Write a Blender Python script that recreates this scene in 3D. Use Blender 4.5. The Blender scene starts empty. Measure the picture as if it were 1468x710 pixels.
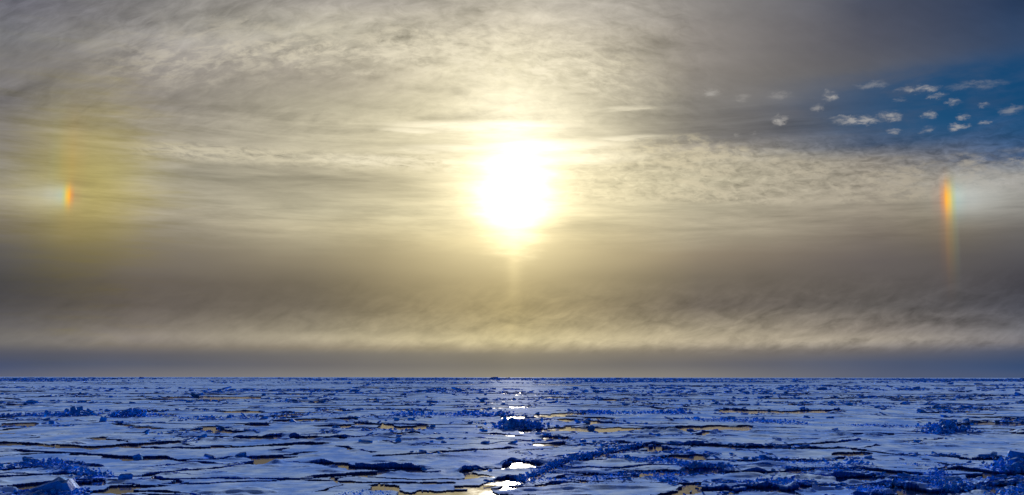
import bpy, bmesh, math, random
import numpy as np
from mathutils import Vector, Matrix

# ------------------------------------------------------------------ camera
SC = bpy.context.scene
F = 1526.0                    # focal length, in pixels of the 1468 px wide photograph
PITCH = math.radians(6.95)
ROLL = math.radians(-0.06)
EYE = 7.0                     # a ship's rail above the water
cam_data = bpy.data.cameras.new('camera')
cam_data.sensor_width = 36.0
cam_data.lens = 36.0 * F / 1468.0
cam_data.clip_start = 0.5
cam_data.clip_end = 250000.0
cam = bpy.data.objects.new('camera', cam_data)
SC.collection.objects.link(cam)
cam.location = (0, 0, EYE)
cam.rotation_euler = (math.pi / 2 + PITCH, ROLL, 0)
SC.camera = cam
SC.view_settings.view_transform = 'Standard'
SC.view_settings.look = 'None'
SC.view_settings.exposure = 1.5
SC.view_settings.gamma = 1.0
SC.cycles.max_bounces = 5
SC.cycles.use_denoising = True


def sky_angle(x, y):
    """photograph pixel -> (azimuth, elevation) in degrees"""
    cx, cy = (x - 734.0) / F, (355.0 - y) / F
    d = Vector((cx, math.cos(PITCH) - cy * math.sin(PITCH), math.sin(PITCH) + cy * math.cos(PITCH))).normalized()
    return math.degrees(math.atan2(d.x, d.y)), math.degrees(math.asin(d.z))


def on_ice(x, y, z=0.35):
    """photograph pixel below the horizon -> point on the ice"""
    cx, cy = (x - 734.0) / F, (355.0 - y) / F
    d = Vector((cx, math.cos(PITCH) - cy * math.sin(PITCH), math.sin(PITCH) + cy * math.cos(PITCH)))
    k = (z - EYE) / d.z
    return d.x * k, d.y * k


def lin(c):
    return tuple(((v / 255.0) / 12.92 if v <= 10 else (((v / 255.0) + 0.055) / 1.055) ** 2.4) for v in c)


SUN_AZ, SUN_EL = sky_angle(737, 284)

# ------------------------------------------------------------------ sky
world = bpy.data.worlds.new('World')
SC.world = world
world.use_nodes = True
WN, WL = world.node_tree.nodes, world.node_tree.links
WN.clear()


class S:
    """a float socket with arithmetic"""
    nt = None

    def __init__(self, s):
        self.s = s

    def _op(self, op, *args, clamp=False):
        n = S.nt.nodes.new('ShaderNodeMath')
        n.operation = op
        n.use_clamp = clamp
        for i, a in enumerate((self,) + args):
            if isinstance(a, S):
                S.nt.links.new(a.s, n.inputs[i])
            else:
                n.inputs[i].default_value = a
        return S(n.outputs[0])

    def __add__(self, o): return self._op('ADD', o)
    __radd__ = __add__
    def __mul__(self, o): return self._op('MULTIPLY', o)
    __rmul__ = __mul__
    def __sub__(self, o): return self._op('SUBTRACT', o)
    def __rsub__(self, o): return (self * -1.0) + o
    def __truediv__(self, o): return self._op('DIVIDE', o)
    def __pow__(self, o): return self._op('POWER', o)
    def abs(self): return self._op('ABSOLUTE')
    def exp(self): return self._op('EXPONENT')
    def max(self, o): return self._op('MAXIMUM', o)
    def min(self, o): return self._op('MINIMUM', o)
    def sqrt(self): return self._op('SQRT')
    def clamp(self): return self._op('ADD', 0.0, clamp=True)

    def ramp(self, a, b, lo=0.0, hi=1.0):
        n = S.nt.nodes.new('ShaderNodeMapRange')
        n.interpolation_type = 'SMOOTHSTEP'
        S.nt.links.new(self.s, n.inputs[0])
        for i, v in zip((1, 2, 3, 4), (a, b, lo, hi)):
            n.inputs[i].default_value = v
        return S(n.outputs[0])

    def bump(self, c, w):
        t = (self - c) / w
        return (t * t * -1.0).exp()


def xyz(x, y, z=0.0):
    n = S.nt.nodes.new('ShaderNodeCombineXYZ')
    for i, a in enumerate((x, y, z)):
        if isinstance(a, S):
            S.nt.links.new(a.s, n.inputs[i])
        else:
            n.inputs[i].default_value = a
    return n.outputs[0]


def noise(vec, scale=1.0, detail=6.0, rough=0.55, distort=0.0, lac=2.0):
    n = S.nt.nodes.new('ShaderNodeTexNoise')
    n.noise_dimensions = '3D'
    S.nt.links.new(vec, n.inputs['Vector'])
    n.inputs['Scale'].default_value = scale
    n.inputs['Detail'].default_value = detail
    n.inputs['Roughness'].default_value = rough
    n.inputs['Lacunarity'].default_value = lac
    n.inputs['Distortion'].default_value = distort
    return S(n.outputs[0])


def color_ramp(fac, stops, interp='EASE'):
    n = S.nt.nodes.new('ShaderNodeValToRGB')
    S.nt.links.new(fac.s, n.inputs[0])
    cr = n.color_ramp
    cr.interpolation = interp
    while len(cr.elements) > 1:
        cr.elements.remove(cr.elements[-1])
    for i, (p, c) in enumerate(sorted(stops)):
        e = cr.elements[0] if i == 0 else cr.elements.new(p)
        e.position = p
        e.color = (*c, 1.0)
    return n.outputs[0]


def mixc(fac, a, b, mode='MIX', clamp=True):
    n = S.nt.nodes.new('ShaderNodeMix')
    n.data_type = 'RGBA'
    n.blend_type = mode
    n.clamp_factor = clamp
    for sock, v in ((n.inputs[0], fac), (n.inputs[6], a), (n.inputs[7], b)):
        if isinstance(v, S):
            S.nt.links.new(v.s, sock)
        elif isinstance(v, (int, float)):
            sock.default_value = v
        elif isinstance(v, tuple):
            sock.default_value = (*v, 1.0)
        else:
            S.nt.links.new(v, sock)
    return n.outputs[2]


def scale_color(c, f):
    n = S.nt.nodes.new('ShaderNodeVectorMath')
    n.operation = 'SCALE'
    if isinstance(c, tuple):
        n.inputs[0].default_value = c
    else:
        S.nt.links.new(c, n.inputs[0])
    S.nt.links.new(f.s, n.inputs['Scale'])
    return n.outputs[0]


def add_color(a, b):
    n = S.nt.nodes.new('ShaderNodeVectorMath')
    n.operation = 'ADD'
    S.nt.links.new(a, n.inputs[0])
    S.nt.links.new(b, n.inputs[1])
    return n.outputs[0]


S.nt = world.node_tree
tc = WN.new('ShaderNodeTexCoord')
sep = WN.new('ShaderNodeSeparateXYZ')
WL.new(tc.outputs['Generated'], sep.inputs[0])
dx, dy, dz = (S(sep.outputs[i]) for i in range(3))
RAD = 180.0 / math.pi
az = dx._op('ARCTAN2', dy) * RAD
el = dz.max(-1.0).min(1.0)._op('ARCSINE') * RAD

# clear air behind the cloud: a physical sky, deepened by the dry polar air
nish = WN.new('ShaderNodeTexSky')
nish.sky_type = 'NISHITA'
nish.sun_disc = False
nish.sun_elevation = math.radians(SUN_EL)
nish.sun_rotation = math.radians(SUN_AZ)
nish.altitude = 0
nish.air_density = 1.0
nish.dust_density = 0.3
nish.ozone_density = 2.0
clear = mixc(1.0, scale_color(nish.outputs[0], S(WN.new('ShaderNodeValue').outputs[0]) * 0.0 + 0.12), (0.004, 0.115, 0.255), 'MULTIPLY')

# overall tone of the cloud sheet: columns (photograph x) of rows (photograph y)
SHEET = {
    0: [(0, (105, 105, 115)), (50, (118, 118, 121)), (100, (124, 121, 121)), (150, (117, 114, 116)), (200, (132, 127, 124)),
        (250, (146, 141, 134)), (280, (157, 150, 138)), (320, (125, 118, 110)), (360, (95, 92, 92)), (400, (80, 79, 82)),
        (440, (88, 86, 89)), (470, (107, 104, 105)), (492, (112, 109, 107)), (506, (88, 90, 103)), (525, (73, 84, 114)), (541, (92, 98, 120))],
    200: [(0, (120, 118, 118)), (50, (154, 150, 146)), (100, (142, 136, 132)), (150, (138, 132, 126)), (200, (162, 155, 142)),
          (250, (165, 159, 142)), (300, (163, 155, 139)), (350, (130, 122, 110)), (400, (109, 101, 95)), (440, (110, 102, 97)),
          (482, (135, 127, 119)), (497, (122, 115, 109)), (508, (100, 99, 106)), (522, (93, 98, 114)), (541, (118, 116, 121))],
    450: [(0, (160, 154, 148)), (50, (183, 177, 160)), (100, (165, 157, 143)), (150, (170, 163, 143)), (200, (184, 176, 152)),
          (250, (178, 170, 147)), (300, (184, 176, 149)), (330, (178, 168, 139)), (370, (141, 130, 107)), (410, (120, 110, 93)),
          (440, (128, 118, 102)), (482, (163, 153, 130)), (498, (138, 128, 111)), (509, (118, 114, 110)), (524, (114, 111, 112)), (541, (130, 127, 124))],
    734: [(0, (184, 177, 164)), (50, (202, 193, 171)), (100, (205, 196, 168)), (200, (212, 202, 168)), (300, (205, 192, 150)), (350, (190, 172, 122)),
          (400, (166, 148, 102)), (440, (172, 154, 108)), (470, (184, 168, 124)), (488, (192, 178, 136)), (500, (165, 152, 121)), (508, (140, 131, 113)),
          (525, (133, 127, 116)), (541, (148, 140, 124))],
    1000: [(0, (136, 132, 130)), (50, (138, 132, 128)), (100, (132, 126, 121)), (150, (122, 119, 117)), (195, (120, 117, 115)), (206, (150, 143, 132)), (225, (178, 169, 147)),
           (260, (178, 170, 146)), (300, (168, 160, 138)), (330, (165, 155, 133)), (362, (135, 122, 104)), (400, (117, 107, 94)), (440, (124, 114, 104)),
           (480, (172, 160, 135)), (491, (168, 156, 133)), (502, (132, 123, 111)), (522, (110, 108, 111)), (541, (130, 126, 122))],
    1250: [(0, (74, 79, 95)), (50, (82, 84, 96)), (100, (92, 93, 100)), (150, (84, 92, 112)), (205, (84, 92, 112)), (228, (140, 134, 126)),
           (262, (160, 152, 138)), (300, (150, 141, 127)), (330, (120, 111, 102)), (370, (104, 97, 95)), (410, (104, 98, 95)), (440, (110, 105, 102)),
           (472, (142, 133, 124)), (486, (150, 141, 128)), (502, (108, 104, 105)), (520, (84, 94, 119)), (539, (88, 96, 119))],
    1468: [(0, (42, 60, 90)), (50, (52, 71, 101)), (100, (62, 84, 117)), (150, (55, 85, 125)), (225, (60, 85, 120)), (252, (138, 138, 137)),
           (275, (148, 146, 140)), (320, (113, 109, 106)), (360, (92, 90, 93)), (400, (79, 78, 85)), (440, (84, 85, 95)), (472, (106, 106, 112)),
           (490, (108, 106, 111)), (504, (76, 86, 110)), (525, (56, 80, 120)), (537, (68, 85, 120))],
}
EL_TOP = 40.0
prev, paz = None, None
# the edges of cloud bands wander a little
warp = noise(xyz(az * 0.09, el * 0.35, 3.0), 1.0, 3.0) - 0.5
elw = el + warp * 1.5 * el.ramp(2.0, 7.0)
for x in sorted(SHEET):
    e0 = [(max(0.0, sky_angle(x, y)[1] / EL_TOP), lin(c)) for y, c in SHEET[x]]
    a0 = sky_angle(x, 300)[0]
    top = tuple(0.55 * v + 0.45 * w for v, w in zip(e0[0][1], lin((104, 108, 122))))
    e0.append((27.0 / EL_TOP, top))
    e0.append((36.0 / EL_TOP, lin((104, 108, 122))))
    col = color_ramp((elw / EL_TOP).clamp(), e0, 'LINEAR')
    prev = col if prev is None else mixc((az - paz).__truediv__(a0 - paz).clamp(), prev, col)
    paz = a0
sheet = prev

# ---- cloud structure, as a brightness factor
low_el = el.ramp(40.0, 28.0)
# upper deck: long streaks rising to the right on the left side, mottled towards the middle
es = el + az * az * 0.0095
u1 = xyz(az * 0.10, es * 0.42, 0.0)
n_a = noise(u1, 1.0, 9.0, 0.60, 0.6) - 0.5
n_b = noise(xyz(az * 0.42, es * 1.15, 7.0), 1.0, 8.0, 0.62, 0.5) - 0.5
up = el.ramp(11.5, 14.5) * low_el
calm = 1.0 - az.ramp(7.0, 13.0) * 0.85
n_e = noise(xyz(az * 0.7, es * 1.6, 17.0), 1.0, 8.0, 0.66, 0.9) - 0.5
quiet = 1.0 - el.bump(14.9, 1.3) * az.ramp(-2.0, -9.0) * 0.55
det = (n_a * 0.95 + n_b * 0.45 + n_e * 0.65) * up * calm * quiet
# middle deck: thin level lines of cloud
n_c = noise(xyz(az * 0.10, el * 1.05 - az * 0.02, 2.0), 1.0, 9.0, 0.64, 0.45) - 0.5
n_d = noise(xyz(az * 0.28, el * 2.2, 5.0), 1.0, 7.0, 0.6, 0.3) - 0.5
mid = el.ramp(5.8, 8.2) * el.ramp(15.5, 12.5)
n_f = noise(xyz(az * 0.19 + 40.0, el * 1.7 + az * 0.03, 27.0), 1.0, 9.0, 0.68, 0.5) - 0.5
det = det + (n_c * 0.65 + n_d * 0.35 + n_f * 0.55) * mid
# small-celled altocumulus in the bright bank right of the sun, thinner left of it
cell = noise(xyz(az * 1.5 + el * 0.5, el * 3.6, 1.0), 1.0, 5.0, 0.62, 0.7) - 0.5
bank = el.ramp(8.9, 9.8) * el.ramp(13.0, 11.8) * az.ramp(0.0, 6.0) + el.bump(11.5, 0.45) * az.ramp(-21.0, -16.0) * az.ramp(-1.0, -6.0) * 0.8
bank = bank * 1.2 + el.bump(17.6, 1.5) * az.ramp(-12.0, -4.0) * az.ramp(10.0, 4.0) * 0.7
det = det + cell * bank * 0.9
# low roll of cloud over the horizon, wisps blown up to the right
w1 = noise(xyz(az * 0.55 - el * 0.62, el * 1.2 + az * 0.10, 4.0), 1.0, 8.0, 0.6, 0.55) - 0.5
w2 = noise(xyz(az * 1.5 - el * 1.9, el * 1.4 + az * 0.2, 9.0), 1.0, 6.0, 0.6, 0.3) - 0.5
lip = (el - 1.62 + (w1 * 0.9 + w2 * 0.4) * az.ramp(-14.0, 18.0, 0.25, 0.9)).bump(0.30, 0.42) * az.ramp(-26.0, -8.0, 0.35, 1.0)
roll = el.ramp(1.0, 2.0) * el.ramp(6.0, 2.6) * az.ramp(-26.0, 16.0, 0.24, 0.9)
det = det + (w1 * 1.7 + w2 * 0.9) * roll + lip * 0.30 - el.bump(0.75, 0.55) * 0.10
# faint unevenness everywhere
det = det + (noise(xyz(az * 0.18, el * 0.5, 12.0), 1.0, 5.0, 0.5) - 0.5) * 0.22
bright = (1.0 + det * (1.0 + el.ramp(6.0, 9.0) * 0.45)).max(0.35)
sheet = scale_color(sheet, bright)
edge_n = (noise(xyz(az * 0.45, el * 0.8, 55.0), 1.0, 6.0, 0.62, 0.4) - 0.5) * 2.6
top_e = az.ramp(8.5, 18.5, 12.9, 11.1)
low_e = az.ramp(2.0, 19.0, 9.35, 8.75)
bankm = (top_e - el + edge_n * 0.55).ramp(-0.15, 0.45) * (el - low_e).ramp(-0.1, 0.35) * az.ramp(3.0, 8.0)
cells = noise(xyz(az * 0.9 + el * 0.5, el * 2.0, 61.0), 1.0, 9.0, 0.68, 0.35).ramp(0.40, 0.60)
ripple = noise(xyz(az * 3.0 + el * 2.2, el * 5.0, 63.0), 1.0, 4.0, 0.6, 0.5).ramp(0.35, 0.65)
hollow = noise(xyz(az * 0.33, el * 0.9, 65.0), 1.0, 4.0, 0.6, 0.3).ramp(0.38, 0.58, 0.15, 1.0)
cells = hollow * (cells * 0.85 + ripple * 0.35 * (el - low_e).ramp(2.2, 0.6)).clamp()
sheet = mixc(bankm * (cells * 0.9), sheet, color_ramp((az / 26.0).clamp(), [(0.1, lin((226, 212, 172))), (0.5, lin((192, 182, 160))), (0.8, lin((172, 163, 147))), (1.0, lin((160, 157, 152)))], 'LINEAR'))

# crinkled bright belt of altocumulus across the upper left and over the sun
crinkle = noise(xyz(az * 0.75 + es * 0.5, es * 1.9, 71.0), 1.0, 10.0, 0.68, 0.35)
belt_e = sky_angle(420, 72)[1] + (az + 11.5) * 0.075 - (az + 11.5) * (az + 11.5) * 0.008
belt = (el - belt_e + (n_b * 2.4)).bump(0.0, 1.25) * az.ramp(-24.0, -17.0) * az.ramp(10.0, 3.0)
sheet = mixc((belt * crinkle.ramp(0.40, 0.66) * 0.85).clamp(), sheet, color_ramp((az / 26.0 + 1.0).clamp(), [(0.0, lin((176, 170, 165))), (0.5, lin((208, 199, 178))), (1.0, lin((232, 222, 196)))], 'LINEAR'))
# thin crisp line of cloud level with the top of the sun, smooth grey sheet beneath it
line_e = 11.55 + (az + 15.0) * -0.012
frill = noise(xyz(az * 0.9 + el * 0.8, el * 3.4, 75.0), 1.0, 9.0, 0.70, 0.8)
line = (el - line_e + n_f * 0.9).bump(0.0, 0.42) * az.ramp(-21.0, -17.5) * az.ramp(-1.5, -4.0)
sheet = mixc((line * frill.ramp(0.36, 0.60) * 0.85).clamp(), sheet, color_ramp((az / 26.0 + 1.0).clamp(), [(0.0, lin((188, 180, 164))), (0.55, lin((214, 204, 176))), (1.0, lin((240, 228, 196)))], 'LINEAR'))
slab = (el - 10.35 + n_f * 0.7).bump(0.0, 0.85) * az.ramp(-20.0, -15.0) * az.ramp(-2.5, -6.0)
sheet = scale_color(sheet, 1.0 - slab * 0.26)

sheet = scale_color(sheet, 1.0 - el.bump(3.9, 1.6) * az.abs().ramp(2.0, 9.0, 0.4, 1.0) * 0.22 - (el - 13.4).bump(0.0, 1.1) * az.ramp(3.5, 8.0) * az.ramp(22.0, 14.0) * 0.20)
# ---- gaps where the clear sky shows
gap = az.ramp(12.5, 23.5) * (el + az * 0.03).ramp(11.3, 13.6) * (el - az * 0.035).ramp(15.5, 13.9)
gap_n = noise(xyz(az * 0.30, el * 0.9, 91.0), 1.0, 7.0, 0.6, 0.3).ramp(0.30, 0.62, 0.55, 1.0)
gap = gap * gap_n * 0.9 + az.ramp(14.0, 26.0) * el.ramp(15.0, 16.5) * 0.05
high = el.ramp(24.0, 50.0) * (0.45 + (noise(xyz(dx * 2.0, dy * 2.0, dz * 3.0), 1.3, 5.0) - 0.5) * 1.6).clamp()
away = az.abs().ramp(35.0, 110.0) * el.ramp(4.0, 16.0) * 0.75
open_sky = gap.max(high).max(away).clamp()
sky = mixc(open_sky, sheet, clear)

# ---- cloudlets in the gap
PUFFS = [(1118, 172, 13, 9, 1.0), (1190, 137, 15, 9, .8), (1170, 153, 14, 7, .6), (1232, 172, 42, 8, 1.0), (1276, 166, 17, 9, .8),
         (1207, 168, 26, 4, .55), (1318, 127, 34, 6, .75), (1340, 137, 16, 5, .7), (1331, 164, 13, 8, .85), (1328, 186, 13, 7, .45), (1284, 188, 12, 4, .5),
         (1373, 181, 17, 6, .9), (1378, 168, 11, 5, .7), (1410, 176, 10, 5, .65), (1369, 146, 12, 6, .75), (1452, 156, 20, 8, .45), (1409, 150, 10, 4, .4),
         (1406, 229, 9, 4, .5), (1020, 133, 16, 9, .6), (1062, 140, 14, 7, .28), (1118, 136, 20, 9, .3), (1450, 258, 40, 8, .75),
         (1250, 122, 30, 6, .35), (1400, 121, 50, 7, .25), (1290, 142, 10, 4, .25), (1058, 195, 8, 5, .4), (1080, 193, 7, 5, .35)]
puff_noise = noise(xyz(az * 1.5, el * 2.6, 21.0), 1.0, 9.0, 0.72, 0.5)
puff_noise2 = noise(xyz(az * 1.2, el * 2.6, 44.0), 1.0, 9.0, 0.70, 0.5)
pv = xyz(az + (puff_noise - 0.5) * 1.5, el + (puff_noise2 - 0.5) * 0.75, 0.0)
puffs = None
for (x, y, hw, hh, s) in PUFFS:
    a0, e0 = sky_angle(x, y)
    n = WN.new('ShaderNodeVectorMath')
    n.operation = 'SUBTRACT'
    WL.new(pv, n.inputs[0])
    n.inputs[1].default_value = (a0, e0, 0)
    m = WN.new('ShaderNodeVectorMath')
    m.operation = 'MULTIPLY'
    WL.new(n.outputs[0], m.inputs[0])
    deg = RAD / F
    m.inputs[1].default_value = (1.22 / (hw * deg), 1.3 / (hh * deg), 0)
    ln = WN.new('ShaderNodeVectorMath')
    ln.operation = 'LENGTH'
    WL.new(m.outputs[0], ln.inputs[0])
    v = S(ln.outputs['Value']).ramp(1.3, 0.15) * s
    puffs = v if puffs is None else puffs.max(v)
puffs = (puffs * noise(xyz(az * 1.4, el * 3.6, 81.0), 1.0, 8.0, 0.62, 0.3).ramp(0.36, 0.60, 0.2, 1.2)).clamp()
sky = mixc(puffs * 0.68, sky, lin((180, 176, 172)))
# bright slivers of cloud just above the sun
sliv = None
lv = xyz(az + n_d * 1.6, el + n_f * 0.55 + n_d * 0.35, 0.0)
for (x, y, hw, hh, s) in ((690, 181, 150, 9, 1.0), (590, 187, 60, 5, .6), (800, 208, 130, 10, .9), (640, 214, 90, 7, .7), (520, 229, 90, 9, .5), (850, 226, 90, 12, .6), (905, 155, 45, 5, .5), (905, 197, 60, 5, .6)):
    a0, e0 = sky_angle(x, y)
    n = WN.new('ShaderNodeVectorMath')
    n.operation = 'SUBTRACT'
    WL.new(lv, n.inputs[0])
    n.inputs[1].default_value = (a0, e0, 0)
    m = WN.new('ShaderNodeVectorMath')
    m.operation = 'MULTIPLY'
    WL.new(n.outputs[0], m.inputs[0])
    m.inputs[1].default_value = (F / (hw * RAD), F / (hh * RAD), 0)
    ln = WN.new('ShaderNodeVectorMath')
    ln.operation = 'LENGTH'
    WL.new(m.outputs[0], ln.inputs[0])
    v = S(ln.outputs['Value']).ramp(1.2, 0.2) * s
    sliv = v if sliv is None else sliv.max(v)
sky = mixc((sliv * 0.95 * (0.75 + n_d * 2.0)).clamp(), sky, lin((252, 242, 214)))

# ---- the sun behind thin ice cloud: aureole, pillar, parhelia
a_s, e_s = math.radians(SUN_AZ), math.radians(SUN_EL)
sv = (math.sin(a_s) * math.cos(e_s), math.cos(a_s) * math.cos(e_s), math.sin(e_s))
cosang = (dx * sv[0] + dy * sv[1] + dz * sv[2]).min(1.0).max(-1.0)
th = cosang._op('ARCCOSINE') * RAD
thin = 1.0 + (n_c * 0.9 + n_d * 0.5) * el.ramp(6.0, 9.5)
below = el.ramp(2.2, 7.6, 0.24, 1.0)
below_s = (SUN_EL - el).max(0.0)
side_s = (az - SUN_AZ) * math.cos(e_s)
ragged = (noise(xyz(az * 0.35, el * 1.6, 31.0), 1.0, 4.0, 0.6) - 0.5) * 0.95
tb = (side_s * side_s * (1.0 + below_s * below_s * 0.16) + (el - SUN_EL) * (el - SUN_EL) * 0.72).sqrt() * (1.0 + ragged)
core = (tb / 1.74) * (tb / 1.74) * -1.0
aure = core.exp() * 1.7 + (th / -3.3).exp() * 0.86 * thin
sky = add_color(sky, scale_color((1.0, 0.87, 0.53), aure * below))
wide = (th / -5.0).exp() * 0.20 * thin * el.ramp(2.0, 9.0, 0.10, 1.0)
sky = add_color(sky, scale_color((1.0, 0.86, 0.54), wide))
pillar = (az - SUN_AZ).bump(0.0, 0.35) * el.ramp(9.0, 6.6) * el.ramp(3.2, 6.4) * 0.11
sky = add_color(sky, scale_color((1.0, 0.82, 0.42), pillar))
upper = (az - SUN_AZ).bump(0.0, 3.2) * (el - 13.4).bump(0.0, 2.6) * 0.26 * (1.0 + n_c * 1.6)
sky = add_color(sky, scale_color((1.0, 0.96, 0.85), upper))


def parhelion(sky, side, x_px, y_px, h_up, h_down, gain, tail, width=1.0):
    """spectral spot 22 degrees from the sun, red on the sunward side"""
    a0, e0 = sky_angle(x_px, y_px)
    t = ((az * side - a0 * side) / width + 2.0) / 6.0
    hues = [(0.0, lin((170, 105, 80))), (0.25, lin((190, 110, 70))), (0.30, lin((236, 140, 40))), (0.335, lin((255, 176, 18))), (0.37, lin((240, 196, 60))),
            (0.405, lin((190, 205, 140))), (0.44, lin((178, 206, 200))), (0.55, lin((186, 192, 188))), (1.0, lin((165, 165, 160)))]
    k = lambda v: (v, v, v)
    fac = [(0.15, k(0)), (0.25, k(.15)), (0.30, k(.52)), (0.335, k(1.0)), (0.37, k(.85)), (0.405, k(.6)), (0.44, k(.7 * tail)), (0.55, k(.55 * tail)), (0.75, k(.2 * tail)), (1.0, k(0))]
    d = el - e0
    v = (d.max(0.0) / h_up)
    w = ((d * -1.0).max(0.0) / h_down)
    g = ((v * v + w * w) * -1.0).exp() * gain
    bw = WN.new('ShaderNodeRGBToBW')
    WL.new(color_ramp(t.clamp(), fac, 'EASE'), bw.inputs[0])
    return mixc((S(bw.outputs[0]) * g).clamp(), sky, color_ramp(t.clamp(), hues, 'LINEAR'))


# broad yellow glow round the left-hand mock sun, where the ice cloud is thicker
a0, e0 = sky_angle(114, 272)
q = ((az - a0) / 3.3) * ((az - a0) / 3.3) + ((el - e0) / 4.9) * ((el - e0) / 4.9)
q = q * (1.0 + n_d * 1.7 + n_f * 1.4)
sky = mixc((q._op('POWER', 1.2) * -1.0).exp() * 0.62, sky, mixc(1.0, sky, (1.42, 1.26, 0.24), 'MULTIPLY'))
a0, e0 = sky_angle(1357, 330)
q = ((az - a0) / 2.6) * ((az - a0) / 2.6) + ((el - e0) / 1.8) * ((el - e0) / 1.8)
sky = mixc((q * -1.0).exp() * 0.25, sky, mixc(1.0, sky, (1.1, 0.98, 0.45), 'MULTIPLY'))
sky = parhelion(sky, 1, 1357, 325, 1.0, 2.0, 0.12, 0.0)
sky = parhelion(sky, -1, 103, 235, 2.0, 2.4, 0.10, 0.0, 1.9)
sky = parhelion(sky, 1, 1356, 284, 0.75, 0.85, 1.0, 0.75, 0.8)
sky = parhelion(sky, -1, 99, 281, 0.45, 0.5, 1.0, 0.6, 0.62)
for (x, y, hw, hh, g) in ((1400, 283, 44, 26, 0.13), (62, 281, 40, 22, 0.10)):
    a0, e0 = sky_angle(x, y)
    qa, qe = (az - a0) * (F / (hw * RAD)), (el - e0) * (F / (hh * RAD))
    sky = add_color(sky, scale_color((0.86, 0.97, 1.0), ((qa * qa + qe * qe) * -1.0).exp() * g))
bg = WN.new('ShaderNodeBackground')
WL.new(sky, bg.inputs[0])
bg.inputs[1].default_value = 0.5 ** 1.5      # the sky against the exposure
wo = WN.new('ShaderNodeOutputWorld')
WL.new(bg.outputs[0], wo.inputs[0])

# ------------------------------------------------------------------ sun
sun_data = bpy.data.lights.new('sun', 'SUN')
sun_data.energy = 5.0
sun_data.angle = math.radians(0.5)
sun_data.color = (1.0, 0.92, 0.80)
sun = bpy.data.objects.new('sun', sun_data)
SC.collection.objects.link(sun)
sun.rotation_euler = (math.radians(90 - SUN_EL), 0, math.pi - math.radians(SUN_AZ))
sun.location = (0, 0, 60)

# ------------------------------------------------------------------ materials
def new_mat(name):
    m = bpy.data.materials.new(name)
    m.use_nodes = True
    m.node_tree.nodes.clear()
    S.nt = m.node_tree
    return m


def finish(m, color, rough, spec=0.5, normal=None, ior=1.31):
    nt = m.node_tree
    p = nt.nodes.new('ShaderNodeBsdfPrincipled')
    o = nt.nodes.new('ShaderNodeOutputMaterial')
    nt.links.new(p.outputs[0], o.inputs[0])
    for key, v in (('Base Color', color), ('Roughness', rough)):
        if isinstance(v, S):
            nt.links.new(v.s, p.inputs[key])
        elif isinstance(v, tuple):
            p.inputs[key].default_value = (*v, 1.0)
        elif isinstance(v, float):
            p.inputs[key].default_value = v
        else:
            nt.links.new(v, p.inputs[key])
    p.inputs['IOR'].default_value = ior
    p.inputs['Specular IOR Level'].default_value = spec
    if normal is not None:
        nt.links.new(normal, p.inputs['Normal'])
    return m


def matte(m, color, sheen, normal):
    """snow and rough ice scatter light; only a trace of gloss"""
    nt = m.node_tree
    d = nt.nodes.new('ShaderNodeBsdfDiffuse')
    g = nt.nodes.new('ShaderNodeBsdfGlossy')
    mx = nt.nodes.new('ShaderNodeMixShader')
    o = nt.nodes.new('ShaderNodeOutputMaterial')
    nt.links.new(color, d.inputs['Color'])
    d.inputs['Roughness'].default_value = 0.4
    g.inputs['Roughness'].default_value = 0.45
    for q in (d, g):
        nt.links.new(normal, q.inputs['Normal'])
    mx.inputs[0].default_value = sheen
    nt.links.new(d.outputs[0], mx.inputs[1])
    nt.links.new(g.outputs[0], mx.inputs[2])
    nt.links.new(mx.outputs[0], o.inputs[0])
    return m


def place():
    nt = S.nt
    g = nt.nodes.new('ShaderNodeNewGeometry')
    sp = nt.nodes.new('ShaderNodeSeparateXYZ')
    nt.links.new(g.outputs['Position'], sp.inputs[0])
    sn = nt.nodes.new('ShaderNodeSeparateXYZ')
    nt.links.new(g.outputs['True Normal'], sn.inputs[0])
    return [S(sp.outputs[i]) for i in range(3)], S(sn.outputs[2])


def bump_node(h, strength, dist):
    n = S.nt.nodes.new('ShaderNodeBump')
    n.inputs['Strength'].default_value = strength
    n.inputs['Distance'].default_value = dist
    S.nt.links.new(h.s, n.inputs['Height'])
    return n.outputs[0]


SNOW = (0.40, 0.575, 0.95)
SNOW_BLUE = (0.14, 0.31, 0.90)
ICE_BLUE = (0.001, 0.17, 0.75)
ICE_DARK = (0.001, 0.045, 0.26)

m_snow = new_mat('snow_on_ice')
(px, py, pz), nz = place()
v = xyz(px, py * 0.45, pz)
n1 = noise(v, 0.16, 6.0, 0.6)
n2 = noise(v, 0.9, 5.0, 0.6)
c = mixc((n1 * 0.75 + n2 * 0.35).ramp(0.42, 0.66), SNOW, SNOW_BLUE)
matte(m_snow, c, 0.0015, bump_node(noise(v, 2.5, 6.0, 0.65), 0.5, 0.06))

m_side = new_mat('broken_ice_edge')
(px, py, pz), nz = place()
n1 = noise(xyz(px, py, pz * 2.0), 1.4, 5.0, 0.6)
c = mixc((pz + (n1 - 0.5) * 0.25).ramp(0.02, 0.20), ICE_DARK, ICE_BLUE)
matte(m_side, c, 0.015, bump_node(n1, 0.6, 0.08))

m_block = new_mat('ice_block_surface')
(px, py, pz), nz = place()
n1 = noise(xyz(px, py, pz), 1.7, 5.0, 0.62)
n2 = noise(xyz(px, py, pz), 5.0, 5.0, 0.62)
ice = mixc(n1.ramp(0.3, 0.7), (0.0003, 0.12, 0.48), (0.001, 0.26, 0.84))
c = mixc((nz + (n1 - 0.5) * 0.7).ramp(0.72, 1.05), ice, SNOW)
matte(m_block, c, 0.010, bump_node(n2, 0.7, 0.07))

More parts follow.
